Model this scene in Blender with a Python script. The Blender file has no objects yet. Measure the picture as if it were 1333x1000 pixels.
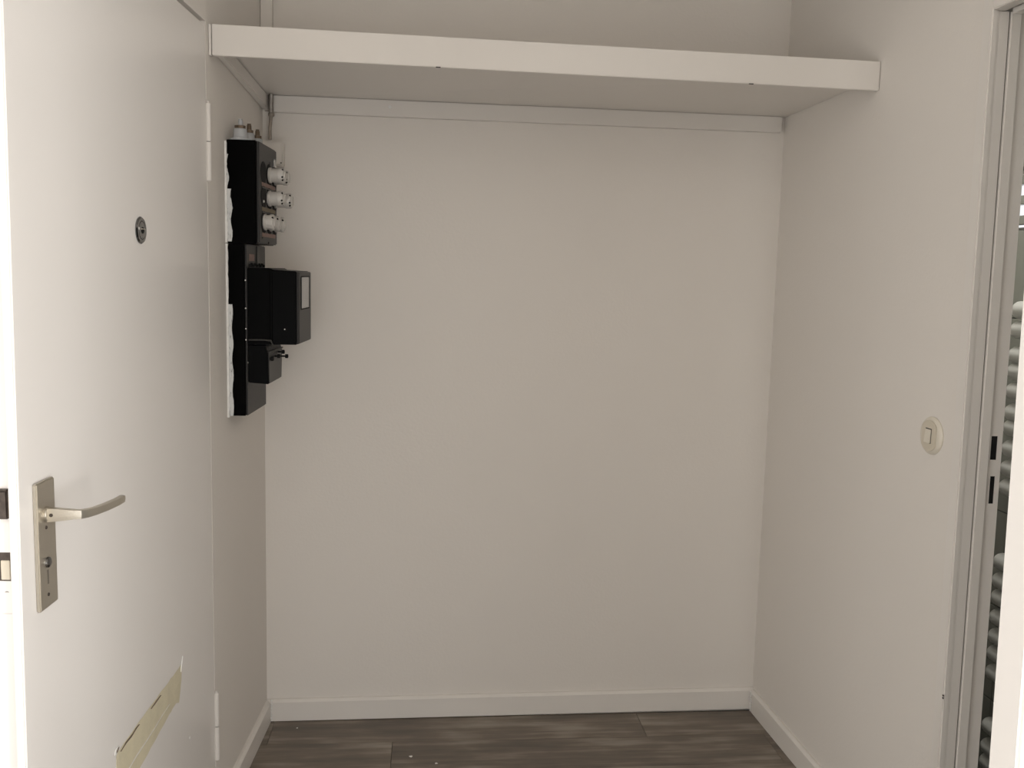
import bpy, bmesh, math, random
from mathutils import Vector, Matrix
random.seed(7)
S = bpy.context.scene
COL = S.collection

# ------------------------------------------------------------------ camera
cam_d = bpy.data.cameras.new('camera'); cam = bpy.data.objects.new('camera', cam_d); COL.objects.link(cam)
F_PX = 1221.18
cam_d.sensor_fit = 'HORIZONTAL'; cam_d.sensor_width = 36.0; cam_d.lens = 36.0*F_PX/1333.0
cam_d.clip_start = 0.02
Rv = Vector((0.99552258, -0.09146333, 0.02385888)); Uv = Vector((-0.01270466, 0.12064817, 0.99261403))
Fv = Vector((0.09366632, 0.9884728, -0.11894597))
m = Matrix((Rv, Uv, -Fv)).transposed().to_4x4(); m.translation = Vector((0, 0, 1.5))
cam.matrix_world = m
S.camera = cam

# ------------------------------------------------------------------ light and exposure
S.view_settings.view_transform = 'Standard'; S.view_settings.look = 'None'
S.view_settings.gamma = 1.0; S.view_settings.use_curve_mapping = False
S.view_settings.exposure = 0.09
w = bpy.data.worlds.new('world'); S.world = w; w.use_nodes = True
w.node_tree.nodes['Background'].inputs[0].default_value = (0.95, 0.97, 1.0, 1)
w.node_tree.nodes['Background'].inputs[1].default_value = 1.0

def area(name, loc, rot, sx, sy, power, col):
    l = bpy.data.lights.new(name, 'AREA'); l.shape = 'RECTANGLE'; l.size = sx; l.size_y = sy
    l.energy = power; l.color = col
    o = bpy.data.objects.new(name, l); COL.objects.link(o); o.location = loc; o.rotation_euler = rot
    return o
# daylight from behind the camera; unseen low opening shaped to match the light
WX0, WX1, WZ0, WZ1, YR = -0.95, 1.12, 0.10, 1.45, -0.85
area('rear_window_daylight', ((WX0+WX1)/2, YR-0.02, (WZ0+WZ1)/2), (math.radians(90), 0, 0), WX1-WX0, WZ1-WZ0, 13.5, (1.0, 0.99, 0.975))
# added fill for the door face, from an invented opening beside the camera
SY0, SY1, SZ0, SZ1 = -.61, .49, .30, 2.07
area('side_fill_light', (1.29, (SY0+SY1)/2, (SZ0+SZ1)/2), (0, math.radians(90), 0), SZ1-SZ0, SY1-SY0, 63, (1.0, 0.985, 0.965))
# weaker added fill that lights the right wall, from an invented left opening
LY0, LY1, LZ0, LZ1 = -.25, .85, .35, 2.07
area('left_fill_light', (-1.77, (LY0+LY1)/2, (LZ0+LZ1)/2), (0, math.radians(-90), 0), LZ1-LZ0, LY1-LY0, 15, (1.0, 0.985, 0.96))
# added unseen fill that brightens the small room beyond the right-hand doorway
area('small_room_fill', (1.47, 2.25, 2.57), (0, 0, 0), .22, .22, 9.0, (1.0, 0.98, 0.93))

# ------------------------------------------------------------------ materials
def srgb(r, g, b):
    f = lambda c: (c/12.92 if c <= .04045 else ((c+.055)/1.055)**2.4)
    return (f(r/255), f(g/255), f(b/255), 1)
def mat(name, col, rough=.5, metal=0, bump=0, bscale=200, var=0, vscale=3, coat=0, spec=.5):
    M = bpy.data.materials.new(name); M.use_nodes = True
    nt = M.node_tree; b = nt.nodes['Principled BSDF']
    b.inputs['Base Color'].default_value = col; b.inputs['Roughness'].default_value = rough
    b.inputs['Metallic'].default_value = metal; b.inputs['Coat Weight'].default_value = coat
    b.inputs['Coat Roughness'].default_value = .12; b.inputs['Specular IOR Level'].default_value = spec
    tc = nt.nodes.new('ShaderNodeNewGeometry')
    if bump:
        n = nt.nodes.new('ShaderNodeTexNoise'); n.inputs['Scale'].default_value = bscale; n.inputs['Detail'].default_value = 3
        nt.links.new(tc.outputs['Position'], n.inputs['Vector'])
        bp = nt.nodes.new('ShaderNodeBump'); bp.inputs['Strength'].default_value = bump; bp.inputs['Distance'].default_value = .002
        nt.links.new(n.outputs['Fac'], bp.inputs['Height']); nt.links.new(bp.outputs['Normal'], b.inputs['Normal'])
    if var:
        n = nt.nodes.new('ShaderNodeTexNoise'); n.inputs['Scale'].default_value = vscale; n.inputs['Detail'].default_value = 4
        nt.links.new(tc.outputs['Position'], n.inputs['Vector'])
        r = nt.nodes.new('ShaderNodeMapRange'); r.inputs['To Min'].default_value = 1-var; r.inputs['To Max'].default_value = 1+var
        r.inputs['From Min'].default_value = .3; r.inputs['From Max'].default_value = .7
        nt.links.new(n.outputs['Fac'], r.inputs['Value'])
        v = nt.nodes.new('ShaderNodeVectorMath'); v.operation = 'SCALE'; v.inputs[0].default_value = col[:3]
        nt.links.new(r.outputs[0], v.inputs['Scale']); nt.links.new(v.outputs[0], b.inputs['Base Color'])
    return M
WALL = mat('white_wall_paint', (.80, .76, .71, 1), .75, bump=.25, bscale=120, var=.012, vscale=1.5)
GLOSS = mat('white_gloss_paint', (.76, .725, .68, 1), .38, bump=.12, bscale=40, var=.01)
DOORP = mat('white_door_lacquer', (.83, .80, .765, 1), .32, bump=.06, bscale=25, var=.008)
CEIL = mat('white_ceiling_paint', (.80, .77, .73, 1), .9, bump=.2)
TRIMP = mat('white_trim_paint', (.80, .765, .72, 1), .42, bump=.15, bscale=60, var=.012)
CAULK = mat('white_caulk', (.84, .83, .80, 1), .6, bump=.8, bscale=90, var=.08, vscale=60)
BLACK = mat('black_bakelite', (.002, .002, .002, 1), .30, bump=.2, bscale=60, spec=.03)
BLACKF = mat('lit_black_front', (.030, .028, .027, 1), .42, bump=.1, bscale=300, spec=.3)  # greyer than the black sides: light reflected by the fronts, put into colour
CHARC = mat('charcoal_plastic', (.045, .043, .040, 1), .40, spec=.3)
DARKEDGE = mat('dark_hollow', (.004, .004, .004, 1), .9)
PORC = mat('porcelain', (.56, .535, .50, 1), .35, coat=.15)
PORCG = mat('grey_porcelain', (.42, .43, .44, 1), .35, coat=.3)
BRASS = mat('tarnished_brass', (.13, .095, .065, 1), .45, metal=.6)
STRIP = mat('pink_card_strip', (.30, .20, .17, 1), .7, var=.15, vscale=90)
STRIPY = mat('yellowed_card_strip', (.22, .18, .12, 1), .7, var=.15, vscale=90)
GLASSG = mat('grey_meter_window', (.28, .28, .28, 1), .12, coat=.6)
STEEL = mat('zinc_steel', (.33, .31, .29, 1), .35, metal=.8, var=.15, vscale=80)
ALU = mat('champagne_aluminium', (.50, .46, .39, 1), .34, metal=.85, bump=.15, bscale=400)
CHROME = mat('chrome', (.22, .22, .22, 1), .15, metal=1)
SWITCHP = mat('ivory_switch_plastic', (.74, .69, .59, 1), .3)
SWITCHR = mat('cream_switch_rocker', (.66, .60, .49, 1), .35)
TAPE = mat('masking_tape', (.68, .62, .45, 1), .5, bump=.8, bscale=60, var=.06, vscale=25)
TEAR = mat('torn_tape_edge', (.17, .13, .09, 1), .8, var=.3, vscale=60)
CONDUIT = mat('grey_conduit', (.33, .29, .25, 1), .45, metal=.3, var=.2, vscale=60)
RADM = mat('white_radiator_enamel', (.72, .73, .70, 1), .3)
TILE = mat('grey_green_tile', (.30, .31, .275, 1), .25, var=.06, vscale=8)
GROUT = mat('dark_grout', (.06, .06, .055, 1), .9)
JOINT = mat('dark_joint', (.05, .045, .04, 1), .9)
BOLTM = mat('worn_dark_steel', (.07, .055, .045, 1), .5, metal=.5, var=.3, vscale=120)
CREAM = mat('painted_bolt', (.62, .56, .45, 1), .4)

def smear_mat():
    M = mat('rough_white_paint_over_black', (.7, .7, .68, 1), .6, bump=.6, bscale=90)
    nt = M.node_tree; b = nt.nodes['Principled BSDF']; N = nt.nodes.new; Lk = nt.links.new
    geo = N('ShaderNodeNewGeometry'); mp = N('ShaderNodeMapping'); mp.inputs['Scale'].default_value = (190, 60, 30)
    Lk(geo.outputs['Position'], mp.inputs['Vector'])
    n = N('ShaderNodeTexNoise'); n.inputs['Scale'].default_value = 1; n.inputs['Detail'].default_value = 6; n.inputs['Roughness'].default_value = .7
    Lk(mp.outputs[0], n.inputs['Vector'])
    cr = N('ShaderNodeValToRGB'); e = cr.color_ramp
    e.elements[0].position = .35; e.elements[0].color = (.015, .015, .015, 1)
    e.elements[1].position = .46; e.elements[1].color = (.66, .67, .66, 1)
    Lk(n.outputs['Fac'], cr.inputs[0]); Lk(cr.outputs[0], b.inputs['Base Color'])
    return M
SMEAR = smear_mat()

def wood_mat():
    M = bpy.data.materials.new('grey_brown_vinyl_plank'); M.use_nodes = True
    nt = M.node_tree; b = nt.nodes['Principled BSDF']; N = nt.nodes.new; Lk = nt.links.new
    geo = N('ShaderNodeNewGeometry'); oi = N('ShaderNodeObjectInfo')
    off = N('ShaderNodeVectorMath'); off.operation = 'SCALE'; off.inputs[0].default_value = (13, 7, 5)
    Lk(oi.outputs['Random'], off.inputs['Scale'])
    ad = N('ShaderNodeVectorMath'); Lk(geo.outputs['Position'], ad.inputs[0]); Lk(off.outputs[0], ad.inputs[1])
    mp = N('ShaderNodeMapping'); mp.inputs['Scale'].default_value = (1.6, 26, 1); Lk(ad.outputs[0], mp.inputs['Vector'])
    n1 = N('ShaderNodeTexNoise'); n1.inputs['Scale'].default_value = 1.6; n1.inputs['Detail'].default_value = 8; n1.inputs['Roughness'].default_value = .62
    Lk(mp.outputs[0], n1.inputs['Vector'])
    mp2 = N('ShaderNodeMapping'); mp2.inputs['Scale'].default_value = (3.0, 9, 1); Lk(ad.outputs[0], mp2.inputs['Vector'])
    n2 = N('ShaderNodeTexNoise'); n2.inputs['Scale'].default_value = 1.2; n2.inputs['Detail'].default_value = 3; Lk(mp2.outputs[0], n2.inputs['Vector'])
    mx = N('ShaderNodeMath'); mx.operation = 'MULTIPLY_ADD'; mx.inputs[1].default_value = .55
    Lk(n2.outputs['Fac'], mx.inputs[0])
    mh = N('ShaderNodeMath'); mh.operation = 'MULTIPLY'; mh.inputs[1].default_value = .45; Lk(n1.outputs['Fac'], mh.inputs[0]); Lk(mh.outputs[0], mx.inputs[2])
    cr = N('ShaderNodeValToRGB'); e = cr.color_ramp
    e.elements[0].position = .38; e.elements[0].color = (.130, .109, .090, 1)
    e.elements[1].position = .62; e.elements[1].color = (.320, .280, .232, 1)
    k = e.elements.new(.5); k.color = (.185, .152, .122, 1)
    Lk(mx.outputs[0], cr.inputs[0])
    hv = N('ShaderNodeHueSaturation'); Lk(cr.outputs[0], hv.inputs['Color'])
    mr = N('ShaderNodeMapRange'); mr.inputs['To Min'].default_value = .96; mr.inputs['To Max'].default_value = 1.06
    Lk(oi.outputs['Random'], mr.inputs['Value']); Lk(mr.outputs[0], hv.inputs['Value'])
    Lk(hv.outputs[0], b.inputs['Base Color'])
    b.inputs['Roughness'].default_value = .5
    bp = N('ShaderNodeBump'); bp.inputs['Strength'].default_value = .2; bp.inputs['Distance'].default_value = .001
    Lk(n1.outputs['Fac'], bp.inputs['Height']); Lk(bp.outputs[0], b.inputs['Normal'])
    return M
WOOD = wood_mat()

# ------------------------------------------------------------------ mesh helpers
class MB:
    """collects shapes (world or local coordinates) and links them as one mesh object"""
    def __init__(s, tr=None): s.bm = bmesh.new(); s.tr = tr
    def _v(s, p):
        p = Vector(p)
        return s.bm.verts.new(s.tr(p) if s.tr else p)
    def box(s, x0, x1, y0, y1, z0, z1):
        return s.hexa([(x0,y0),(x1,y0),(x1,y1),(x0,y1)], z0, z1)
    def hexa(s, poly, z0, z1, top=None):
        a = [s._v((x, y, z0)) for x, y in poly]; t = [s._v((x, y, z1)) for x, y in (top or poly)]
        n = len(a)
        s.bm.faces.new(a[::-1]); s.bm.faces.new(t)
        for i in range(n): s.bm.faces.new((a[i], a[(i+1) % n], t[(i+1) % n], t[i]))
        return s
    def loft(s, rings, cap=True):
        R = [[s._v(p) for p in r] for r in rings]; n = len(R[0])
        for a, b in zip(R, R[1:]):
            for i in range(n): s.bm.faces.new((a[i], a[(i+1) % n], b[(i+1) % n], b[i]))
        if cap: s.bm.faces.new(R[0][::-1]); s.bm.faces.new(R[-1])
        return s
    def lathe(s, p, axis, prof, n=24, lobes=0, amp=0):
        """prof: list of (distance along axis, radius)"""
        axis = Vector(axis).normalized(); p = Vector(p)
        u = axis.orthogonal().normalized()
        if abs(axis.z) < .9: u = (Vector((0, 0, 1)) - axis*axis.z).normalized()
        v = axis.cross(u); rings = []
        for h, r in prof:
            rings.append([p + axis*h + (u*math.cos(2*math.pi*i/n) + v*math.sin(2*math.pi*i/n))*r*(1+amp*math.cos(lobes*2*math.pi*i/n)) for i in range(n)])
        return s.loft(rings)
    def cyl(s, p0, p1, r, n=16, r1=None):
        d = Vector(p1)-Vector(p0); return s.lathe(p0, d, [(0, r), (d.length, r if r1 is None else r1)], n)
    def tube(s, pts, r, n=10):
        pts = [Vector(q) for q in pts]; rings = []
        for i, q in enumerate(pts):
            d = (pts[min(i+1, len(pts)-1)] - pts[max(i-1, 0)]).normalized()
            u = d.cross(Vector((.31, .17, .93))).normalized(); v = d.cross(u)
            rr = r[i] if isinstance(r, (list, tuple)) else r
            rings.append([q + (u*math.cos(2*math.pi*k/n) + v*math.sin(2*math.pi*k/n))*rr for k in range(n)])
        return s.loft(rings)
    def build(s, name, material, parent=None, bevel=0, seg=2, smooth=True, kind=None, label=None):
        bm = s.bm
        bmesh.ops.recalc_face_normals(bm, faces=bm.faces)
        if bevel:
            es = [e for e in bm.edges if len(e.link_faces) == 2 and e.calc_face_angle(0) > .6]
            bmesh.ops.bevel(bm, geom=es, offset=bevel, segments=seg, affect='EDGES', clamp_overlap=True)
        if smooth:
            for f in bm.faces: f.smooth = True
            for e in bm.edges:
                if len(e.link_faces) == 2 and e.calc_face_angle(0) > .55: e.smooth = False
        off = world_loc(parent)
        bmesh.ops.translate(bm, verts=bm.verts, vec=-off)
        me = bpy.data.meshes.new(name); bm.to_mesh(me); bm.free()
        me.materials.append(material)
        o = bpy.data.objects.new(name, me); COL.objects.link(o)
        if parent: o.parent = parent
        if kind: o['kind'] = kind
        if label: o['label'] = label
        return o
def world_loc(o):
    v = Vector((0, 0, 0))
    while o is not None: v = v + Vector(o.location); o = o.parent
    return v
def thing(name, label, cat, loc, group=None):
    o = bpy.data.objects.new(name, None); COL.objects.link(o); o.location = loc; o.empty_display_size = .05
    o['label'] = label; o['category'] = cat
    if group: o['group'] = group
    return o
def struct(o, label=None, cat=None):
    o['kind'] = 'structure'
    if label: o['label'] = label
    if cat: o['category'] = cat
    return o
def dup(o, parent, delta):
    c = o.copy(); COL.objects.link(c); c.parent = parent; c.location = o.location + Vector(delta)
    for ch in o.children:
        d = ch.copy(); COL.objects.link(d); d.parent = c
    return c

# ------------------------------------------------------------------ room geometry (metres)
XL, XR, Db, sL, sR, YAW = -.5043, 1.1597, 3.0244, -.0569, .0397, .00932
TH = .12; HC = 2.62
XLEFT = -1.75
lx = lambda y: XL + sL*(Db-y)          # left wall
rx = lambda y: XR + sR*(Db-y)          # right wall
by = lambda x: Db + YAW*(x-XL)         # back wall
YH = 2.423                              # hinge side of the entrance door / front of the doorway wall
DJ = 1.972                              # far side of the right-hand doorway
DN = .86                                # near side of it
HD = 2.075                              # its height
HE = 2.082                              # entrance door height

# floor slab and planks
fl = struct(MB().hexa([(-1.9, YR-.1), (2.0, YR-.1), (2.0, 3.2), (-1.9, 3.2)], -.12, -.0075).build('floor', GROUT),
            'grey-brown wood-look vinyl plank floor', 'floor')
PW = .183
def clip_poly(x0, x1, y0, y1):
    """plank rectangle trimmed to the hall's outline"""
    x0 = max(x0, XLEFT+.004); 
    if y0 >= YH-.02: x0 = max(x0, lx(y1)+.004)
    if x1-x0 < .006: return None
    r0, r1 = rx(y0)-.003, rx(y1)-.003
    if x0 > min(r0, r1)-.02: return None
    if x1 > min(r0, r1): pts = [(x0, y0), (min(x1, r0), y0), (min(x1, r1), y1), (x0, y1)]
    else: pts = [(x0, y0), (x1, y0), (x1, y1), (x0, y1)]
    return pts
rows = [(2.857-PW*k, 2.857-PW*(k-1)) for k in range(0, 24)]
offs = {0: .742, 1: -.085}
for k, (y0, y1) in enumerate(rows):
    if y1 < YR: break
    st = offs.get(k, random.uniform(-.6, .6))
    y1c = min(y1, by(XL)-.004); y0c = max(y0, YR+.004)
    segs = []
    x = st - 1.22*3
    while x < 1.5:
        segs.append((x, x+1.22)); x += 1.22
    for a, b in segs:
        cuts = [(y0c, y1c)]
        if y0c < YH < y1c: cuts = [(y0c, YH-.002), (YH-.002, y1c)] if b < -.3 or a < -.6 else [(y0c, y1c)]
        for c0, c1 in cuts:
            aa = a
            if c0 >= YH-.01: aa = max(a, lx(c1)+.004)
            if b-aa < .008 or c1-c0 < .02: continue
            p = clip_poly(aa+.0006, b-.0006, c0+.0005, c1-.0005)
            if p: MB().hexa(p, -.0075, 0).build('plank', WOOD, fl, bevel=.0007, seg=1, smooth=False)

# back wall, left wall (meter side), doorway wall, right wall, rear wall, ceiling
P = lambda x, d=0: (x, by(x)+d)
wb = struct(MB().hexa([P(lx(Db)-TH), P(rx(Db)+TH), P(rx(Db)+TH, TH), P(lx(Db)-TH, TH)], -.02, HC).build('wall_back', WALL), 'white painted back wall of the entrance niche', 'wall')
wl = struct(MB().hexa([(lx(YH), YH), (lx(Db), by(lx(Db))), (lx(Db)-.044, by(lx(Db))), (lx(YH)-.044, YH+.0)], -.02, HC).build('wall_left', WALL), 'short white wall carrying the fuse box', 'wall')
# doorway wall (plane y = YH, faces the camera), opening behind the open entrance door
EX0, EX1 = -1.56, lx(YH)-.0445
mb = MB()
mb.box(XLEFT-.1, EX0, YH, YH+.1, -.02, HC); mb.box(EX0, EX1, YH, YH+.1, HE+.01, HC)
wd = struct(mb.build('wall_front', WALL, smooth=False), 'white wall above and beside the entrance doorway', 'wall')
mb = MB(); mb.box(XLEFT-.1, XLEFT, YR-.1, LY0, -.02, HC); mb.box(XLEFT-.1, XLEFT, LY1, YH, -.02, HC)
mb.box(XLEFT-.1, XLEFT, LY0, LY1, -.02, LZ0); mb.box(XLEFT-.1, XLEFT, LY0, LY1, LZ1, HC)
struct(mb.build('wall_far_left', WALL, smooth=False))
# boxed-in wall above the open leaf, in line with the short left wall
struct(MB().hexa([(lx(1.15)-.060, 1.15), (lx(1.15), 1.15), (lx(YH), YH-.0005), (lx(YH)-.060, YH-.0005)], HE+.004, HC-.001).build('wall_upper_left', WALL, smooth=False), 'white wall above the open entrance door', 'wall')
# landing beyond the entrance doorway
mb = MB(); mb.box(-1.95, -.66, 3.6, 3.7, -.02, HC); mb.box(-2.05, -1.95, YH+.1, 3.7, -.02, HC)
struct(mb.build('wall_landing', WALL, smooth=False))
struct(MB().box(-1.95, -.66, YH+.1, 3.6, -.12, 0).build('floor_landing', TILE, smooth=False))
# right wall with doorway
def rwall(y0, y1, z0, z1, mbx):
    mbx.hexa([(rx(y0), y0), (rx(y0)+.0885, y0), (rx(y1)+.0885, y1), (rx(y1), y1)], z0, z1)
mb = MB(); rwall(DJ+.012, Db+.03, -.02, HC, mb); rwall(DN-.012, DJ+.012, HD+.012, HC, mb); rwall(SY1, DN-.012, -.02, HC, mb); rwall(YR-.1, SY0, -.02, HC, mb); rwall(SY0, SY1, -.02, SZ0, mb); rwall(SY0, SY1, SZ1, HC, mb)
struct(mb.build('wall_right', WALL, smooth=False), 'white wall on the right with the light switch and doorway', 'wall')
# rear wall with the window that lights the hall
mb = MB(); mb.box(XLEFT-.1, WX0, YR-.1, YR, -.02, HC); mb.box(WX1, 1.45, YR-.1, YR, -.02, HC)
mb.box(WX0, WX1, YR-.1, YR, -.02, WZ0); mb.box(WX0, WX1, YR-.1, YR, WZ1, HC)
struct(mb.build('wall_rear', WALL, smooth=False))
mb = MB(); t = .05
mb.box(WX0, WX1, YR-.09, YR-.04, WZ0, WZ0+t); mb.box(WX0, WX1, YR-.09, YR-.04, WZ1-t, WZ1)
mb.box(WX0, WX0+t, YR-.09, YR-.04, WZ0+t, WZ1-t); mb.box(WX1-t, WX1, YR-.09, YR-.04, WZ0+t, WZ1-t)
mb.box((WX0+WX1)/2-t/2, (WX0+WX1)/2+t/2, YR-.09, YR-.04, WZ0+t, WZ1-t)
struct(mb.build('window_1', TRIMP, smooth=False))
struct(MB().hexa([(-2.05, YR-.1), (2.0, YR-.1), (2.0, 3.7), (-2.05, 3.7)], HC, HC+.1).build('ceiling', CEIL), 'white ceiling', 'ceiling')

# ------------------------------------------------------------------ baseboards
def base(name, a, b, inw, h0, h1, lab, z0a=.001, z0b=.001):
    """a,b: wall-side end points; inw: unit vector away from the wall"""
    t = .015; ch = .008
    a = Vector(a).to_3d(); b = Vector(b).to_3d(); n = Vector(inw).to_3d()
    def ring(p, h, z0): return [p+Vector((0,0,z0)), p+n*t+Vector((0,0,z0)), p+n*t+Vector((0,0,h-ch)), p+n*(t-ch)+Vector((0,0,h)), p+Vector((0,0,h))]
    o = MB().loft([ring(a, h0, z0a), ring(b, h1, z0b)]).build(name, TRIMP, bevel=0)
    return struct(o, lab, 'baseboard')
base('baseboard_back', (lx(Db)+.001, by(lx(Db))-.0005), (rx(Db)-.001, by(rx(Db))-.0005), (0, -1), .074, .079, 'white baseboard along the back wall', .002, .005)
yr = 2.006
base('baseboard_right', (rx(Db-.016)-.0005, Db-.004), (rx(yr+.03)-.0005, yr+.03), (-1, 0), .077, .073, 'white baseboard along the right wall')
base('baseboard_left', (lx(Db-.016)+.0005, Db-.017), (lx(YH+.03)+.0005, YH+.03), (1, 0), .073, .073, 'white baseboard under the fuse box wall')
# lumps of caulk in the two baseboard corners
for cx, sg in ((lx(Db)+.017, 1), (rx(Db)-.017, -1)):
    mb = MB()
    for i in range(9):
        z = .004+.0085*i
        mb.lathe((cx+random.uniform(-.001, .002)*sg, Db-.017+random.uniform(-.002, .001), z), (0, 0, 1), [(0, .0015), (.002, random.uniform(.0025, .0045)), (.007, .0015)], 7)
    mb.build('caulk_lump', CAULK, wb, kind='stuff')

# ------------------------------------------------------------------ shelf across the niche
zsl, zsr, fth = 2.0105, 1.9955, .074
YS = 2.442
sh = thing('wall_shelf', 'white painted plank shelf with deep front board spanning the niche', 'shelf', (.3, YS, 2.0))
zz = lambda x: zsl + (zsr-zsl)*(x-lx(YS))/(rx(YS)-lx(YS))
def sheared(z0, z1, poly):
    mb = MB(tr=lambda p: Vector((p.x, p.y, p.z+zz(p.x)))); return mb.hexa(poly, z0, z1)
g = .0015
sheared(0, fth, [(lx(YS)+g+.008, YS), (rx(YS)-g, YS), (rx(YS+.02)-g, YS+.02), (lx(YS)+g+.008, YS+.02)]).build('front_board', GLOSS, sh, bevel=.0015)
sheared(0, fth, [(lx(YS)+g, YS+.001), (lx(YS)+.0075, YS+.001), (lx(YS)+.0075, YS+.02), (lx(YS)+g, YS+.02)]).build('end_filler', GLOSS, sh, bevel=.001)
# shelf panel: underside reaches the back wall at z about 2.018
mb = MB(); xa, xb, xc, xd = lx(YS+.02)+g, rx(YS+.02)-g, rx(Db)-g, lx(Db)+g
def pr4(dz): return [(xa, YS+.0205, 2.0625+dz), (xb, YS+.0205, 2.030+dz), (xc, by(rx(Db))-g, 2.018+dz), (xd, by(lx(Db))-g, 2.0185+dz)]
mb.loft([pr4(0), pr4(.018)]).build('shelf_panel', GLOSS, sh, smooth=False)
zb0, zb1 = 1.968, 2.0179
MB().hexa([(lx(Db)+.022, by(-.47)-.0205), (1.144, by(1.144)-.0205), (1.144, by(1.144)-.0005), (lx(Db)+.022, by(-.47)-.0005)], zb0, zb1).build('batten', GLOSS, sh, bevel=.0025)
# left batten under the panel
mb = MB(); ya, yb = YS+.021, Db-.002
mb.loft([[(lx(ya)+.0005, ya, 2.027), (lx(ya)+.0205, ya, 2.027), (lx(ya)+.0205, ya, 2.0610), (lx(ya)+.0005, ya, 2.0610)],
         [(lx(yb)+.0005, yb, 1.977), (lx(yb)+.0205, yb, 1.977), (lx(yb)+.0205, yb, 2.0170), (lx(yb)+.0005, yb, 2.0170)]])
mb.build('batten', GLOSS, sh, bevel=.0025)
# tiny screw-head dents on the back batten
for x in (-.115,): MB().lathe((x, by(x)-.0208, 1.997), (0, -1, 0), [(-.001, .006), (.0008, .005)], 10).build('screw_head', CAULK, sh)
# chips on lower edge of the front board
for x in (.02, .83): MB().box(x, x+.012, YS-.0006, YS+.003, zz(x)-.0012, zz(x)+.0008).build('paint_chip', JOINT, sh)

# trunking above the shelf in the left corner and conduit below
ct = thing('cable_trunking', 'white painted square cable trunking rising above the shelf in the left corner', 'trunking', (-.49, 3.0, 2.06))
MB().box(-.5043, -.470, 2.997, 3.0225, 2.056, 2.60).build('trunking_cover', WALL, ct, bevel=.002)
MB().box(-.5042, -.4685, 2.9955, 3.0228, 2.054, 2.066).build('trunking_collar', WALL, ct, bevel=.001)
cp = thing('conduit_pipe', 'grey-brown metal conduit running from junction box up to the shelf', 'pipe', (-.474, 2.99, 1.88))
MB().tube([(-.4775, 2.993, 1.883), (-.4770, 2.993, 1.92), (-.474, 2.993, 1.95), (-.473, 2.993, 1.985)], [.0052]*4, 12).build('cable', CONDUIT, cp)
MB().tube([(-.473, 2.992, 1.955), (-.4735, 2.992, 1.985), (-.4725, 2.990, 2.018)], .0075, 12).build('sleeve', STEEL, cp)
MB().lathe((-.473, 2.992, 1.951), (0, 0, 1), [(0, .006), (.003, .0095), (.010, .0095), (.013, .006)], 14).build('collar', CONDUIT, cp)
MB().box(-.494, -.474, 2.9995, 3.0018, 1.9680, 1.9712).build('clip', CONDUIT, cp, bevel=.0008)
jb = thing('junction_box', 'white square junction box behind the top of the fuse box', 'junction box', (-.465, 2.99, 1.80))
MB().box(-.4995, -.436, 2.975, 3.022, 1.803, 1.877).build('box', WALL, jb, bevel=.003)
MB().box(-.4985, -.437, 2.971, 2.9745, 1.806, 1.874).build('lid', WALL, jb, bevel=.002)
MB().lathe((-.4415, 2.9705, 1.812), (0, -1, 0), [(-.001, .0025), (.0008, .002)], 8).build('screw', JOINT, jb)

# ------------------------------------------------------------------ fuse box, meter board (local frame along the left wall)
WA = math.atan(.0569); cA, sA = math.cos(WA), math.sin(WA)
OY = 2.585; OX = lx(OY)
def W(p):   # local (out from wall, along wall away from camera, z)
    return Vector((OX + p.x*cA + p.y*sA, OY - p.x*sA + p.y*cA, p.z))
def LM(): return MB(tr=W)
WP = lambda o, s, z: W(Vector((o, s, z)))
fb = thing('fuse_box', 'black bakelite fuse box with white ceramic fuses high on the left wall', 'fuse box', WP(0, .11, 1.557))
LM().box(.0015, .082, 0, .218, 1.5575, 1.828).build('body', BLACK, fb, bevel=.003)
LM().box(.0822, .089, .001, .216, 1.559, 1.8265).build('front_cover', BLACKF, fb, bevel=.003)
# scalloped dark openings for fuse rows and their card strips
for z, hh in ((1.748, .026), (1.684, .024), (1.617, .022)):
    mb = LM()
    for s in (.048, .116, .184): mb.lathe((.0865, s, z), (1, 0, 0), [(0, .031), (.0042, .030), (.0045, .012)], 24)
    mb.build('fuse_recess', DARKEDGE, fb)
for z, mt in ((1.7175, STRIP), (1.652, STRIPY), (1.583, STRIP)):
    LM().box(.0892, .0915, .028, .185, z-.0055, z+.0055).build('card_strip', mt, fb, bevel=.0008)
    LM().box(.0895, .0925, .024, .190, z-.0105, z-.0068).build('strip_holder', CHARC, fb, bevel=.0006)
LM().box(.0892, .0898, .125, .130, 1.770, 1.786).build('keyhole', DARKEDGE, fb)
LM().box(.0892, .0905, .172, .206, 1.768, 1.800).build('cover_window', GLASSG, fb, bevel=.0006)
LM().box(.0885, .0898, .10, .112, 1.5595, 1.566).build('catch', DARKEDGE, fb, bevel=.0006)
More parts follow.
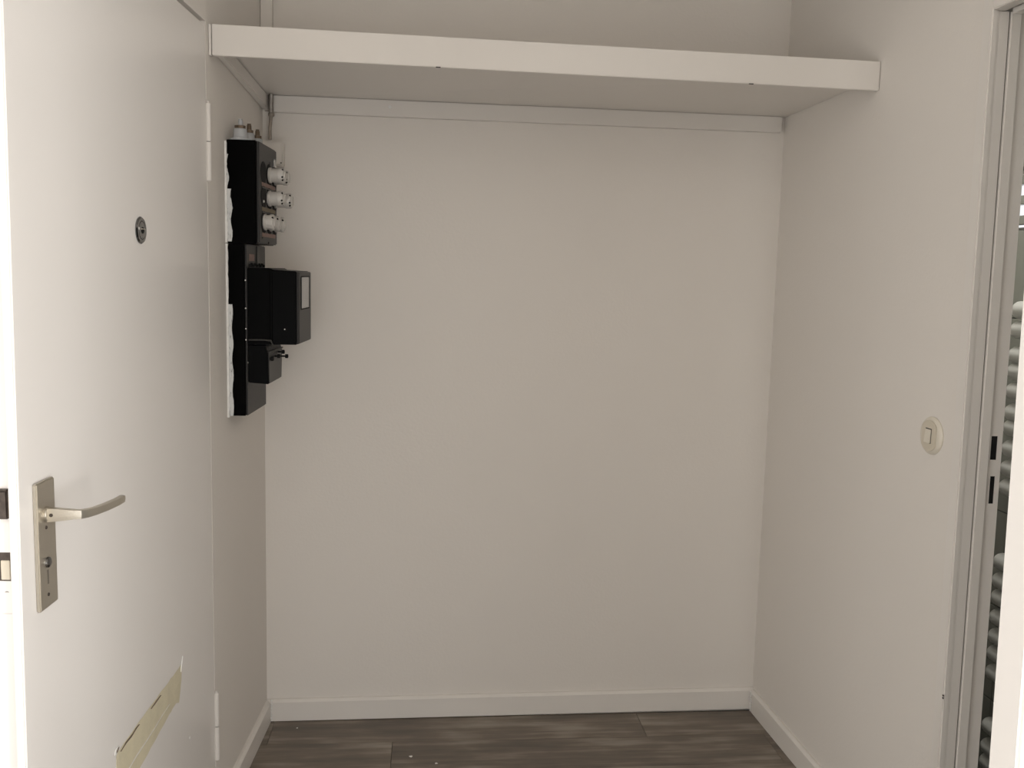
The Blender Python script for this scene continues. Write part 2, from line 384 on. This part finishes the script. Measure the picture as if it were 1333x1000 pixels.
def fuse(s, z, L, r, lob=False):
    o = LM().lathe((.0895, s, z), (1, 0, 0), [(0, r*.92), (.003, r), (.007, r), (.0085, r*.88), (L*.62, r*.9), (L*.64, r*.98), (L*.9, r*.98), (L*.97, r*.9), (L, r*.7)], 28, 10 if lob else 0, .03 if lob else 0).build('fuse', PORC, fb)
    mb = LM()
    for a in (0, 1, 2):
        an = a*2.1+.5
        mb.lathe((.0895+L+.0002, s+math.cos(an)*r*.38, z+math.sin(an)*r*.38), (1, 0, 0), [(-.002, r*.17), (.001, r*.15)], 10)
    for a in ((.15, 2.1, 2.9) if not lob else (.45,)):   # dark slots round the rim
        an = math.pi + (a-1.6)*.55
        mb.lathe((.0895+L*.93, s+math.cos(an)*r*.84, z+math.sin(an)*r*.84), (0, math.cos(an), math.sin(an)), [(0, r*.13), (r*.16, r*.12)], 8)
    mb.build('fuse_window', DARKEDGE, o)
    LM().lathe((.0895+L, s, z), (1, 0, 0), [(-.004, r*.7), (.003, r*.62), (.0035, r*.2)], 20).build('fuse_cap', PORC, o)
    return o
for s, L in ((.112, .044), (.184, .040)): fuse(s, 1.748, L, .0215)
for s, L in ((.104, .044), (.184, .050)): fuse(s, 1.684, L, .0215)
for s, L in ((.048, .029), (.116, .028), (.184, .028)): fuse(s, 1.617, L, .0215, True)
LM().lathe((.0905, .04, 1.672), (1, 0, 0), [(0, .004), (.003, .003)], 10).build('screw', PORC, fb)
# porcelain entry terminals on top
for s, r, h, o_ in ((.022, .0195, .028, .035), (.088, .0165, .026, .042), (.150, .016, .020, .050)):
    mb = LM(); mb.lathe((o_, s, 1.8285), (0, 0, 1), [(0, r*1.15), (.006, r*1.15), (.0075, r*.95), (h, r*.9), (h+.002, r*.8)], 20)
    p = mb.build('porcelain_terminal', PORCG, fb)
    mb = LM(); mb.lathe((o_, s, 1.8305+h), (0, 0, 1), [(0, r*.75), (.008, r*.75), (.009, r*.45)], 8)
    mb.lathe((o_-.008, s+.014, 1.8305+h), (0, 0, 1), [(0, .004), (.011, .004)], 8)
    mb.build('terminal_clamp', BRASS, p)
    LM().lathe((o_+.001, s, 1.8395+h), (0, 0, 1), [(0, .0065), (.012, .0062), (.0125, .0045), (.016, .0055)], 14).build('terminal_cap', PORCG if s < .05 else BRASS, p)
LM().box(.012, .072, -.001+.003, .19, 1.8282, 1.8315).build('top_flange', PORCG, fb, bevel=.001)

mbd = thing('meter_board', 'long black mounting board below the fuse box', 'meter board', WP(0, .11, 1.092))
LM().box(.0015, .049, 0, .218, 1.092, 1.5565).build('body', BLACK, mbd, bevel=.003)
LM().box(.0492, .0535, .001, .222, 1.0925, 1.5555).build('front_cover', BLACKF, mbd, bevel=.002)
LM().box(.0537, .0550, .030, .085, 1.512, 1.530).build('card_strip', STRIP, mbd, bevel=.0004)
LM().box(.0537, .0565, .110, .145, 1.50, 1.554).build('cover_rib', CHARC, mbd, bevel=.001)
mb = LM()
for i in range(9): mb.lathe((.0537, .03+i*.02, 1.499+.004*(i % 2)), (1, 0, 0), [(0, .004), (.006, .003)], 8)
mb.build('terminal_screw_row', DARKEDGE, mbd, kind='stuff')
LM().lathe((.0537, .0030, 1.238), (1, 0, 0), [(0, .0026), (.002, .0024)], 12).build('screw', STEEL, mbd)
for z in (1.46, 1.385, 1.33, 1.30): LM().lathe((.0505, -.0012, z), (0, -1, 0), [(-.001, .0022), (.0006, .0015)], 7).build('paint_spot', CAULK, mbd)
# rough white paint and filler along the wall edge of both boxes
def smear(parent, z0, z1, wmin, wmax, n, y=-.0012):
    mb = LM(); prev = None
    zs = [z0+(z1-z0)*i/n for i in range(n+1)]
    f = [.0005+wmin+(wmax-wmin)*(.5+.5*math.sin(i*.37+z0*40))*random.uniform(.75, 1) for i in range(n+1)]
    for i in range(n):
        mb.loft([[(.0005, y, zs[i]), (f[i], y, zs[i]), (f[i], y+.0012, zs[i]), (.0005, y+.0012, zs[i])],
                 [(.0005, y, zs[i+1]), (f[i+1], y, zs[i+1]), (f[i+1], y+.0012, zs[i+1]), (.0005, y+.0012, zs[i+1])]])
    return mb.build('paint_smear', SMEAR, parent, smooth=False, label='rough white paint smear')
smear(fb, 1.562, 1.70, .013, .0185, 34)
smear(fb, 1.70, 1.79, .004, .010, 22)
smear(mbd, 1.092, 1.395, .0125, .0165, 60)
smear(mbd, 1.395, 1.556, .003, .0055, 30)
def bead(parent, z0, z1):
    n = 40; rings = []
    for i in range(n+1):
        z = z0+(z1-z0)*i/n; r = .0032+random.uniform(-.0008, .0008)
        rings.append([(.0003, -.0005, z), (.0003, -.0025-r, z), (r+.0015, -.0022-r*.5, z), (r+.002, -.0005, z)])
    LM().loft(rings).build('caulk_bead', CAULK, parent, label='white caulk line against the wall')
bead(fb, 1.558, 1.824); bead(mbd, 1.088, 1.556)

em = thing('electricity_meter', 'deep black electricity meter with grey sloping window face', 'meter', WP(.054, .1, 1.285))
# body with the front slightly tapered in z
mb = LM()
mb.loft([[(.054, .004, 1.288), (.054, .215, 1.288), (.054, .215, 1.494), (.054, .004, 1.494)],
         [(.115, .006, 1.288), (.115, .212, 1.288), (.115, .212, 1.494), (.115, .006, 1.494)],
         [(.118, .009, 1.288), (.118, .206, 1.288), (.118, .206, 1.490), (.118, .009, 1.490)],
         [(.183, .014, 1.288), (.183, .200, 1.288), (.183, .200, 1.487), (.183, .014, 1.487)]])
mb.build('housing', BLACK, em, bevel=.003)
mb = LM()
mb.loft([[(.1835, .015, 1.289), (.1835, .199, 1.289), (.1835, .199, 1.486), (.1835, .015, 1.486)],
         [(.190, .018, 1.291), (.190, .194, 1.291), (.190, .194, 1.484), (.190, .018, 1.484)]])
mb.build('face_plate', BLACKF, em, bevel=.0015)
LM().box(.1902, .1915, .040, .165, 1.382, 1.474).build('window_frame', DARKEDGE, em, bevel=.0005)
LM().box(.1916, .1925, .044, .150, 1.386, 1.471).build('window_pane', GLASSG, em, bevel=.0004)
mb = LM(); mb.tube([(.058, .012, 1.298), (.058, .0, 1.300), (.10, -.001, 1.301), (.117, .0, 1.299), (.121, .002, 1.290), (.121, .004, 1.284)], .0022, 8)
mb.build('seal_wire', CHARC, em)
LM().lathe((.152, .0118, 1.33), (0, -1, 0), [(-.001, .002), (.001, .0015)], 8).build('paint_spot', CAULK, em)

tc = thing('terminal_cover', 'black tapered terminal cover under the electricity meter', 'cover', WP(.054, .1, 1.18))
mb = LM()
mb.loft([[(.0540, .006, 1.183), (.108, .010, 1.179), (.107, .172, 1.179), (.0540, .176, 1.183)],
         [(.0540, .006, 1.265), (.106, .010, 1.265), (.106, .190, 1.265), (.0540, .192, 1.265)],
         [(.0540, .006, 1.284), (.100, .010, 1.284), (.100, .190, 1.284), (.0540, .192, 1.284)]])
mb.build('shell', BLACK, tc, bevel=.002)
mb = LM(); mb.loft([[(.1085, .013, 1.182), (.1100, .013, 1.182), (.1100, .168, 1.182), (.1085, .168, 1.182)],
         [(.1068, .013, 1.262), (.1085, .013, 1.262), (.1085, .186, 1.262), (.1068, .186, 1.262)]])
mb.build('front_plate', CHARC, tc, bevel=.0004)
LM().box(.1068, .1105, .011, .188, 1.2632, 1.2685).build('lip', CHARC, tc, bevel=.001)
LM().box(.092, .099, .05, .08, 1.2842, 1.2872).build('seal', PORCG, tc, bevel=.0006)
for s, z, l in ((.030, 1.247, .003), (.082, 1.250, .010), (.130, 1.258, .012), (.150, 1.244, .018)):
    o = LM().lathe((.109, s, z), (1, 0, 0), [(0, .0025), (l-.003, .0025), (l-.002, .0058), (l+.005, .0058), (l+.006, .004)], 14)
    o.build('thumb_screw', DARKEDGE, tc)

# ------------------------------------------------------------------ entrance door (open, leaf towards the camera)
DD = Vector((sL, -1, 0)).normalized(); DNn = Vector((-DD.y, DD.x, 0)); DNn = Vector((1, sL, 0)).normalized()
HP = Vector((lx(YH), YH-.004, 0))
def DW(p):  # local (out of the face, along the leaf from the hinge, z)
    return HP + DNn*p.x + DD*p.y + Vector((0, 0, p.z))
def DM(): return MB(tr=DW)
wz = lambda z: 1.003 - .0150*(z-1.32) - .004
mb = DM(); T1 = .0155; T2 = .052; RB = .016
def ring(z): 
    w_ = wz(z)
    return [(0, .002, z), (0, w_, z), (-T1, w_, z), (-T1, w_-RB, z), (-T2, w_-RB, z), (-T2, .002, z)]
mb.loft([ring(.008), ring(HE-.006)])
d1 = mb.build('door_1', DOORP, bevel=.0025, smooth=True)
struct(d1, 'open white entrance door leaf with lever handle and peephole', 'door')
# hinges: two barrels each with a centre joint
for z0, z1 in ((1.703, 1.896), (.190, .382)):
    zm = (z0+z1)/2; zc = z0 + (z1-z0)*.5
    h = DM().lathe((.004, -.001, z0), (0, 0, 1), [(0, .003), (.003, .0068), ((z1-z0)*.5-.0012, .0068)], 14).build('hinge', GLOSS, d1)
    DM().lathe((.004, -.001, zc+.0008), (0, 0, 1), [(0, .0066), ((z1-z0)*.5-.006, .0066), ((z1-z0)*.5-.003, .0035), ((z1-z0)*.5, .0035)], 14).build('upper_knuckle', GLOSS, h)
    DM().lathe((.004, -.001, zc-.0014), (0, 0, 1), [(0, .0045), (.0026, .0045)], 12).build('hinge_joint', JOINT, h)
# peephole
pz, ps = 1.564, .4725
pr = DM().lathe((0, ps, pz), (1, 0, 0), [(-.002, .026), (.002, .027), (.0045, .0245), (.0045, .019), (.003, .018)], 36).build('peephole_rim', CHROME, d1)
DM().lathe((.0005, ps, pz), (1, 0, 0), [(0, .018), (.004, .017), (.0048, .008)], 30).build('peephole_cover', CHROME, pr)
DM().lathe((.001, ps, pz), (1, 0, 0), [(.0035, .0075), (.0055, .006), (.006, .002)], 20).build('peephole_lens', DARKEDGE, pr)
DM().box(.0050, .0072, ps-.012, ps+.010, pz+.001, pz+.004).build('peephole_flap', ALU, pr, bevel=.0006)
DM().lathe((.0035, ps+.0185, pz+.003), (1, 0, 0), [(0, .003), (.0022, .0026), (.003, .001)], 10).build('peephole_glint', PORC, pr)  # pale dot painting a glint on the peephole rim
for an in (.4, 2.5, 4.6):
    DM().lathe((.0035, ps+math.cos(an)*.0135, pz+math.sin(an)*.0135), (1, 0, 0), [(0, .003), (.0018, .002)], 10).build('peephole_notch', CHROME, pr)
# handle plate: slab whose free-side flank catches the window
S0, S1 = .899, .9595
plate = DM().box(.0002, .0075, S0, S1, .957, 1.160).build('handle_plate', ALU, d1, bevel=.0018, label='brushed champagne aluminium long plate')
nb = .931
DM().lathe((.0072, nb, 1.107), (1, 0, 0), [(0, .0125), (.004, .0125), (.005, .0115)], 28).build('lever_rose', ALU, plate)
# lever: flat neck out of the door, then a bent grip towards the hinge
mb = DM()
def sec(c, u, hu, hz, zc): # rounded rectangular section
    pts = []
    for i in range(16):
        a = 2*math.pi*i/16; ca, sa = math.cos(a), math.sin(a)
        k = 1/max(abs(ca), abs(sa))**.72
        pts.append((c[0]+u[0]*ca*hu*k, c[1]+u[1]*ca*hu*k, zc+sa*hz*k))
    return pts
R = [((.0085, nb+.001), (0, 1), .0055, .0090, 1.1065), ((.011, nb+.001), (0, 1), .0065, .0118, 1.1065), ((.022, nb+.001), (0, 1), .006, .0112, 1.1068), ((.052, nb), (0, 1), .0055, .0078, 1.1074),
     ((.060, nb-.002), (.5, .86), .0060, .0072, 1.1074), ((.0650, nb-.009), (.85, .5), .0058, .0070, 1.1070),
     ((.0690, nb-.030), (.97, .2), .0055, .0066, 1.1050), ((.0750, nb-.062), (.97, .2), .0055, .0064, 1.1040),
     ((.0815, nb-.090), (.98, .15), .0055, .0062, 1.1050), ((.0845, nb-.108), (.98, .15), .0052, .0060, 1.1065), ((.0850, nb-.112), (.98, .15), .0035, .0042, 1.1068)]
mb.loft([sec(*r) for r in R])
lv = mb.build('lever', ALU, plate)
DM().lathe((.018, nb+.0072, 1.1070), (0, 1, 0), [(-.001, .0030), (.0008, .0028), (.0008, .001)], 12).build('set_screw', BOLTM, lv)
for z, r in ((1.086, .0032), (.978, .0032)): DM().lathe((.0075, .933, z), (1, 0, 0), [(-.001, r), (.0012, r*.8)], 12).build('screw', BOLTM, plate)
cy = DM().lathe((.0075, .932, 1.030), (1, 0, 0), [(-.001, .0085), (.003, .008), (.0045, .005)], 20).build('lock_cylinder', CHROME, plate)
DM().box(.0074, .0080, .930, .935, .995, 1.018).build('keyway', mat('keyway_metal', (.22, .20, .17, 1), .4, metal=.7), plate, bevel=.0002)  # dull metal strip below the lock cylinder
# lock hardware in the rebated edge of the leaf
ew = wz(1.1)-RB
def edge(name, x0, x1, z0, z1, pr_, material, par=d1, bev=.0008):
    return DM().box(x0, x1, ew-.004, ew+pr_, z0, z1).build(name, material, par, bevel=bev)
edge('latch_bolt', -.042, -.0185, 1.115, 1.160, .010, BOLTM, bev=.003)
fr_ = edge('deadbolt_slot', -.040, -.0185, 1.017, 1.062, .0015, BOLTM)
edge('deadbolt', -.036, -.0225, 1.020, 1.050, .003, CREAM, fr_)
DM().lathe((-.029, ew-.001, .998), (0, 1, 0), [(0, .0045), (.0025, .004)], 14).build('edge_screw', STEEL, d1)
edge('lower_catch', -.040, -.019, .958, .970, .002, BOLTM, bev=.003)
DM().lathe((-.029, ew-.001, .86), (0, 1, 0), [(0, .002), (.0025, .0015)], 10).build('edge_nail', STEEL, d1)

# entrance door frame behind the leaf
mb = MB()
mb.box(EX1-.03, EX1, YH-.0, YH+.1, 0, HE); mb.box(EX0, EX0+.03, YH, YH+.1, 0, HE); mb.box(EX0, EX1, YH, YH+.1, HE-.02, HE+.009)
struct(mb.build('trim_1', TRIMP, smooth=False), 'white frame of the entrance doorway', 'frame')

# masking tape low on the entrance door
tp = thing('masking_tape', 'yellowed masking tape strip stuck slanting low on the entrance door', 'tape', DW(Vector((0, .45, .5))))
top = [(.266, .574), (.30, .5735), (.36, .573), (.44, .572), (.52, .571), (.60, .569), (.655, .5675), (.668, .560)]
bot = [(.292, .492), (.315, .500), (.36, .4965), (.44, .487), (.52, .476), (.60, .470), (.66, .464), (.676, .455)]
rings = []
for i in range(len(top)-1):
    for k in range(4):
        f = k/4
        a = [top[i][j]*(1-f)+top[i+1][j]*f for j in (0, 1)]; b = [bot[i][j]*(1-f)+bot[i+1][j]*f for j in (0, 1)]
        j1, j2 = random.uniform(-.0012, .0012), random.uniform(-.0012, .0012)
        rings.append([(.0004, a[0], a[1]+j1), (.0016+random.uniform(0, .0008), (a[0]*.6+b[0]*.4), a[1]*.6+b[1]*.4), (.0011, b[0], b[1]+j2), (.0004, b[0], b[1]+j2), (.0004, a[0]*.5+b[0]*.5, a[1]*.5+b[1]*.5)])
DM().loft(rings).build('strip', TAPE, tp)
def ribbon(pts, wd, material, name, x=.0018):
    mb = DM(); rings = []
    for i, (s, z) in enumerate(pts):
        wv = wd*(.3+.7*math.sin(math.pi*(i+.4)/(len(pts)-.2)))
        rings.append([(x-.0012, s, z-wv), (x, s, z-wv), (x+.0008, s, z+wv), (x-.0012, s, z+wv)])
    mb.loft(rings).build(name, material, tp, smooth=False)
ribbon([(.545+.009*i, .5655+.0010*math.sin(i)-.0003*i) for i in range(12)], .0018, TEAR, 'torn_edge')
ribbon([(.415+.012*i, .5665-.0002*i) for i in range(6)], .0018, TEAR, 'torn_edge')
ribbon([(.36+.05*i, .520-.003*i+.001*math.sin(i*2)) for i in range(8)], .0016, CAULK, 'tape_fold')
ribbon([(.262+.003*i, .590-.006*i) for i in range(6)], .0030, CAULK, 'torn_edge')
ribbon([(.655+.004*i, .577-.001*i) for i in range(6)], .0055, CAULK, 'torn_edge', .0022)
ribbon([(.657+.003*i, .576-.001*i) for i in range(5)], .003, TEAR, 'torn_edge', .0032)
ps_ = MB(); 
DM().lathe((.0, .215, .365), (1, 0, 0), [(0, .004), (.0012, .003)], 9).build('paint_drip', CAULK, d1)
DM().lathe((.0, .095, .417), (1, 0, 0), [(0, .0018), (.0012, .0012)], 9).build('paint_drip', CAULK, wl if False else d1)

# ------------------------------------------------------------------ right-hand doorway: frame, strike plate, leaf
LEAN = .0174
def lean(p): return Vector((p.x, p.y + LEAN*(min(p.z, HD)-HD), p.z))
FY = DJ-.004
def FM(): return MB(tr=lean)
x0 = rx(DJ)
# casing board lying on the wall round the opening (its inner edge and the lining face the camera)
mb = FM(); mb.box(x0-.011, x0+.004, FY, FY+.036, .0, HD+.035)
mb.box(x0-.0085, x0+.004, DN-.04, FY, HD, HD+.035) if False else None
tr2 = mb.build('trim_2', TRIMP, bevel=.0025); struct(tr2, 'white frame round the right-hand doorway', 'frame')
mb = FM(); mb.box(x0-.0105, x0+.004, DN-.03, FY-.0005, HD, HD+.035); mb.build('head_casing', TRIMP, tr2, bevel=.002)
mb = FM(); mb.box(x0+.0055, x0+.0285, FY+.001, FY+.010, 0, HD-.001); mb.box(x0+.0, x0+.02, DN, FY+.010, HD+.0005, HD+.008); mb.build('outer_lining', TRIMP, tr2, bevel=.001)
FM().box(x0+.0285, x0+.0320, FY+.006, FY+.010, 0, HD-.001).build('lining_gap', JOINT, tr2, smooth=False)
FM().box(x0+.0, x0+.0060, FY+.0008, FY+.006, 0, HD-.001).build('lining_edge', TRIMP, tr2, smooth=False)
FM().box(x0+.0318, x0+.0552, FY-.0015, FY+.010, 0, HD-.001).build('inner_lining', TRIMP, tr2, bevel=.0015)
FM().box(x0+.0318, x0+.0552, DN, FY-.002, HD-.006, HD+.006).build('head_lining', TRIMP, tr2, bevel=.0015)
# rebated part with two strike openings
JX0, JX1 = x0+.0554, x0+.0882
holes = [(x0+.0620, x0+.0775, 1.107, 1.161), (x0+.0660, x0+.0780, 1.007, 1.070)]
mb = FM(); ya, yb = FY+.0055, FY+.0095
hx0, hx1, z3, z4 = holes[0]; gx0, gx1, z1, z2 = holes[1]
mb.box(JX0, JX1, ya, yb, 0, z1); mb.box(JX0, gx0, ya, yb, z1, z2); mb.box(gx1, JX1, ya, yb, z1, z2)
mb.box(JX0, JX1, ya, yb, z2, z3); mb.box(JX0, hx0, ya, yb, z3, z4); mb.box(hx1, JX1, ya, yb, z3, z4); mb.box(JX0, JX1, ya, yb, z4, HD-.001)
mb.build('rebated_jamb', TRIMP, tr2, smooth=False)
for a, b, c, d in holes: FM().box(a-.002, b+.002, yb-.0015, yb+.0005, c-.002, d+.002).build('strike_opening_shade', DARKEDGE, tr2, smooth=False)  # near-black plates paint the shade inside the two holes
FM().box(x0+.0555, x0+.0882, DN, FY+.008, HD+.001, HD+.008).build('head_jamb', TRIMP, tr2, smooth=False)
mb = FM(); mb.box(rx(DN)-.010, rx(DN)+.088, DN-.0115, DN-.0005, 0, HD); mb.build('near_jamb', TRIMP, tr2, smooth=False)
# small dark chips on the casing edge low down
for z in (.556, .562): FM().box(x0-.0118, x0-.0100, FY-.0006, FY+.003, z-.0018, z+.0016).build('paint_chip', JOINT, tr2, smooth=False)

# leaf of the right-hand door, open towards the hall, its free edge facing the camera's side
LE = Vector((.5400, .800, 0)); HG = Vector((1.205, .846, 0))
ld = (HG-LE).normalized(); ln = Vector((ld.y, -ld.x, 0))
def LW(p):
    return LE + ld*p.x + ln*p.y + Vector((0, 0, p.z)) + ld*(-.0165*(p.z-1.04))
mb = MB(tr=LW); mb.box(0, (HG-LE).length-.004, 0, .040, .008, HD-.008)
d2 = mb.build('door_2', DOORP, bevel=.003, smooth=True); struct(d2, 'white inner door leaf standing open at the right edge', 'door')

# ------------------------------------------------------------------ light switch
sy, sz = 2.083, 1.1395
sx = rx(sy)
def SW(p): # (out from wall, along wall toward the back, z)
    n = Vector((-1, -sR, 0)).normalized(); t_ = Vector((-sR, 1, 0)).normalized()
    return Vector((sx, sy, sz)) + n*p.x + t_*p.y + Vector((0, 0, p.z))
ls = thing('light_switch', 'round ivory light switch with small square rocker beside the right doorway', 'switch', SW(Vector((0, 0, 0))))
mb = MB(tr=SW); mb.lathe((0, 0, 0), (1, 0, 0), [(.0003, .045), (.003, .045), (.006, .0425), (.008, .038), (.0085, .036)], 48)
for v in mb.bm.verts: pass
mb.build('round_cover', SWITCHP, ls)
# middle insert: a disc cut by two vertical sides
import itertools
pts = []
rr, hw = .037, .0285
a0 = math.asin(hw/rr)
for i in range(9): a = math.pi/2 - a0 + 2*a0*i/8; pts.append((rr*math.cos(a), rr*math.sin(a)))
for i in range(9): a = -math.pi/2 - a0 + 2*a0*i/8; pts.append((rr*math.cos(a), rr*math.sin(a)))
MB(tr=SW).loft([[(.008, p, q) for p, q in pts], [(.0105, p, q) for p, q in pts]]).build('centre_insert', SWITCHR, ls, bevel=.0006)
MB(tr=SW).box(.0104, .0112, -.0115, .0125, -.0175, .0175).build('rocker_gap', JOINT, ls, smooth=False)
MB(tr=SW).loft([[(.0105, -.0102, -.0165), (.0105, .0122, -.0165), (.0105, .0122, .0152), (.0105, -.0102, .0152)],
                [(.0150, -.0102, -.0165), (.0150, .0122, -.0165), (.0118, .0122, .0152), (.0118, -.0102, .0152)]]).build('rocker', SWITCHP, ls, bevel=.0005)

# ------------------------------------------------------------------ room beyond the right doorway
BX = 1.72
WB0, WB1 = 1.655, 1.835            # blind window heights
mb = MB()
mb.box(BX, BX+.1, .3, 2.35, -.02, HC); mb.box(BX, BX+.1, 2.35, 3.1, -.02, WB0); mb.box(BX, BX+.1, 2.35, 3.1, WB1, HC); mb.box(BX, BX+.1, 3.0, 3.1, WB0, WB1)
wbx = mb.build('wall_bathroom', GROUT, smooth=False); struct(wbx, 'tiled wall of the small room beyond the doorway', 'wall')
mb = MB(); mb.box(rx(Db)+.09, BX+.1, 3.1, 3.2, -.02, HC); mb.box(1.28, BX+.1, .2, .3, -.02, HC)
struct(mb.build('wall_bathroom_end', WALL, smooth=False))
tile0 = None
for r in range(9):
    z0_ = .827-.2867*3+.001 + .2867*r
    for c in range(5):
        y0_ = 1.80+.25*c
        za, zb_ = max(z0_, 0.0), min(z0_+.2867-.003, HC-.01)
        if zb_-za < .03: continue
        full = za == z0_ and zb_ == z0_+.2867-.003
        if y0_ >= 2.3 and za < WB1 and zb_ > WB0:
            for (a, b) in ((za, WB0-.002), (WB1+.002, zb_)):
                if b-a > .02: MB().box(BX-.006, BX, y0_, y0_+.247, a, b).build('tile', TILE, wbx, bevel=.001, seg=1)
            continue
        if full and tile0 is not None:
            t_ = tile0.copy(); COL.objects.link(t_); t_.location = (0, y0_-t0y, z0_-t0z); continue
        o = MB().box(BX-.006, BX, y0_, y0_+.247, za, zb_).build('tile', TILE, wbx, bevel=.001, seg=1)
        if full: tile0, t0y, t0z = o, y0_, z0_
# small high window with slats
wn = MB(); 
wn.box(BX+.05, BX+.075, 2.35, 3.0, WB0, WB0+.012); wn.box(BX+.05, BX+.075, 2.35, 3.0, WB1-.012, WB1)
wnd = struct(wn.build('window_2', TRIMP, smooth=False))
sl0 = None
for i in range(3):
    z = WB0+.030+i*.058
    if sl0 is None: sl0 = MB().hexa([(BX+.008, 2.352), (BX+.036, 2.352), (BX+.036, 2.998), (BX+.008, 2.998)], z-.013, z+.013).build('slat', TILE, wnd, bevel=.002); zz0 = z
    else:
        c = sl0.copy(); COL.objects.link(c); c.location = (0, 0, z-zz0)
# towel radiator with grouped bars
tr = thing('towel_radiator', 'white tubular towel radiator seen through the gap of the right doorway', 'radiator', (1.64, 2.2, .1))
zs_ = [1.428, 1.373, 1.303, 1.258, 1.203, 1.143, 1.100, 1.041, .985, .931, .717, .662, .613, .555, .499, .449, .393, .233, .171, .125]
b0 = None
for z in zs_:
    ye = 2.447 - (1.428-z)*.0245 + .016
    if b0 is None:
        b0 = MB().lathe((1.64, ye, z), (0, -1, 0), [(-.016, .004), (-.014, .011), (-.008, .0205), (0, .0245), (.5, .0245), (.508, .018), (.514, .008)], 16).build('bar', RADM, tr)
        by0, bz0 = ye, z; bl = b0.location.copy()
    else:
        c = b0.copy(); COL.objects.link(c); c.location = bl + Vector((0, ye-by0, z-bz0))
for y in (2.34, 1.98): MB().box(1.655, 1.680, y-.015, y+.015, .08, 1.48).build('collector', RADM, tr, bevel=.004)
for y, z in ((2.34, .16), (2.34, 1.36), (1.98, .16), (1.98, 1.36)): MB().cyl((1.678, y, z), (BX-.0065, y, z), .009).build('wall_mount', RADM, tr)

# ------------------------------------------------------------------ specks of paint on the floor
for i, (x, y, r, lab) in enumerate(((-.025, 2.764, .0052, 'white paint fleck on the floor, left one of the front pair'),
                     (.053, 2.719, .0046, 'white paint fleck on the floor, right one of the front pair'),
                     (-.398, 2.963, .0028, 'tiny white paint fleck on the floor near the left corner'))):
    o = MB().lathe((0, 0, 0), (0, 0, 1), [(.0002, r), (.0009, r*.9), (.0013, r*.5)], 9, 3, .22).build('paint_fleck', CAULK)
    o.location = (x, y, 0); o.rotation_euler = (0, 0, i*1.1)
    o['label'] = lab; o['category'] = 'paint fleck'; o['group'] = 'paint flecks on the floor'
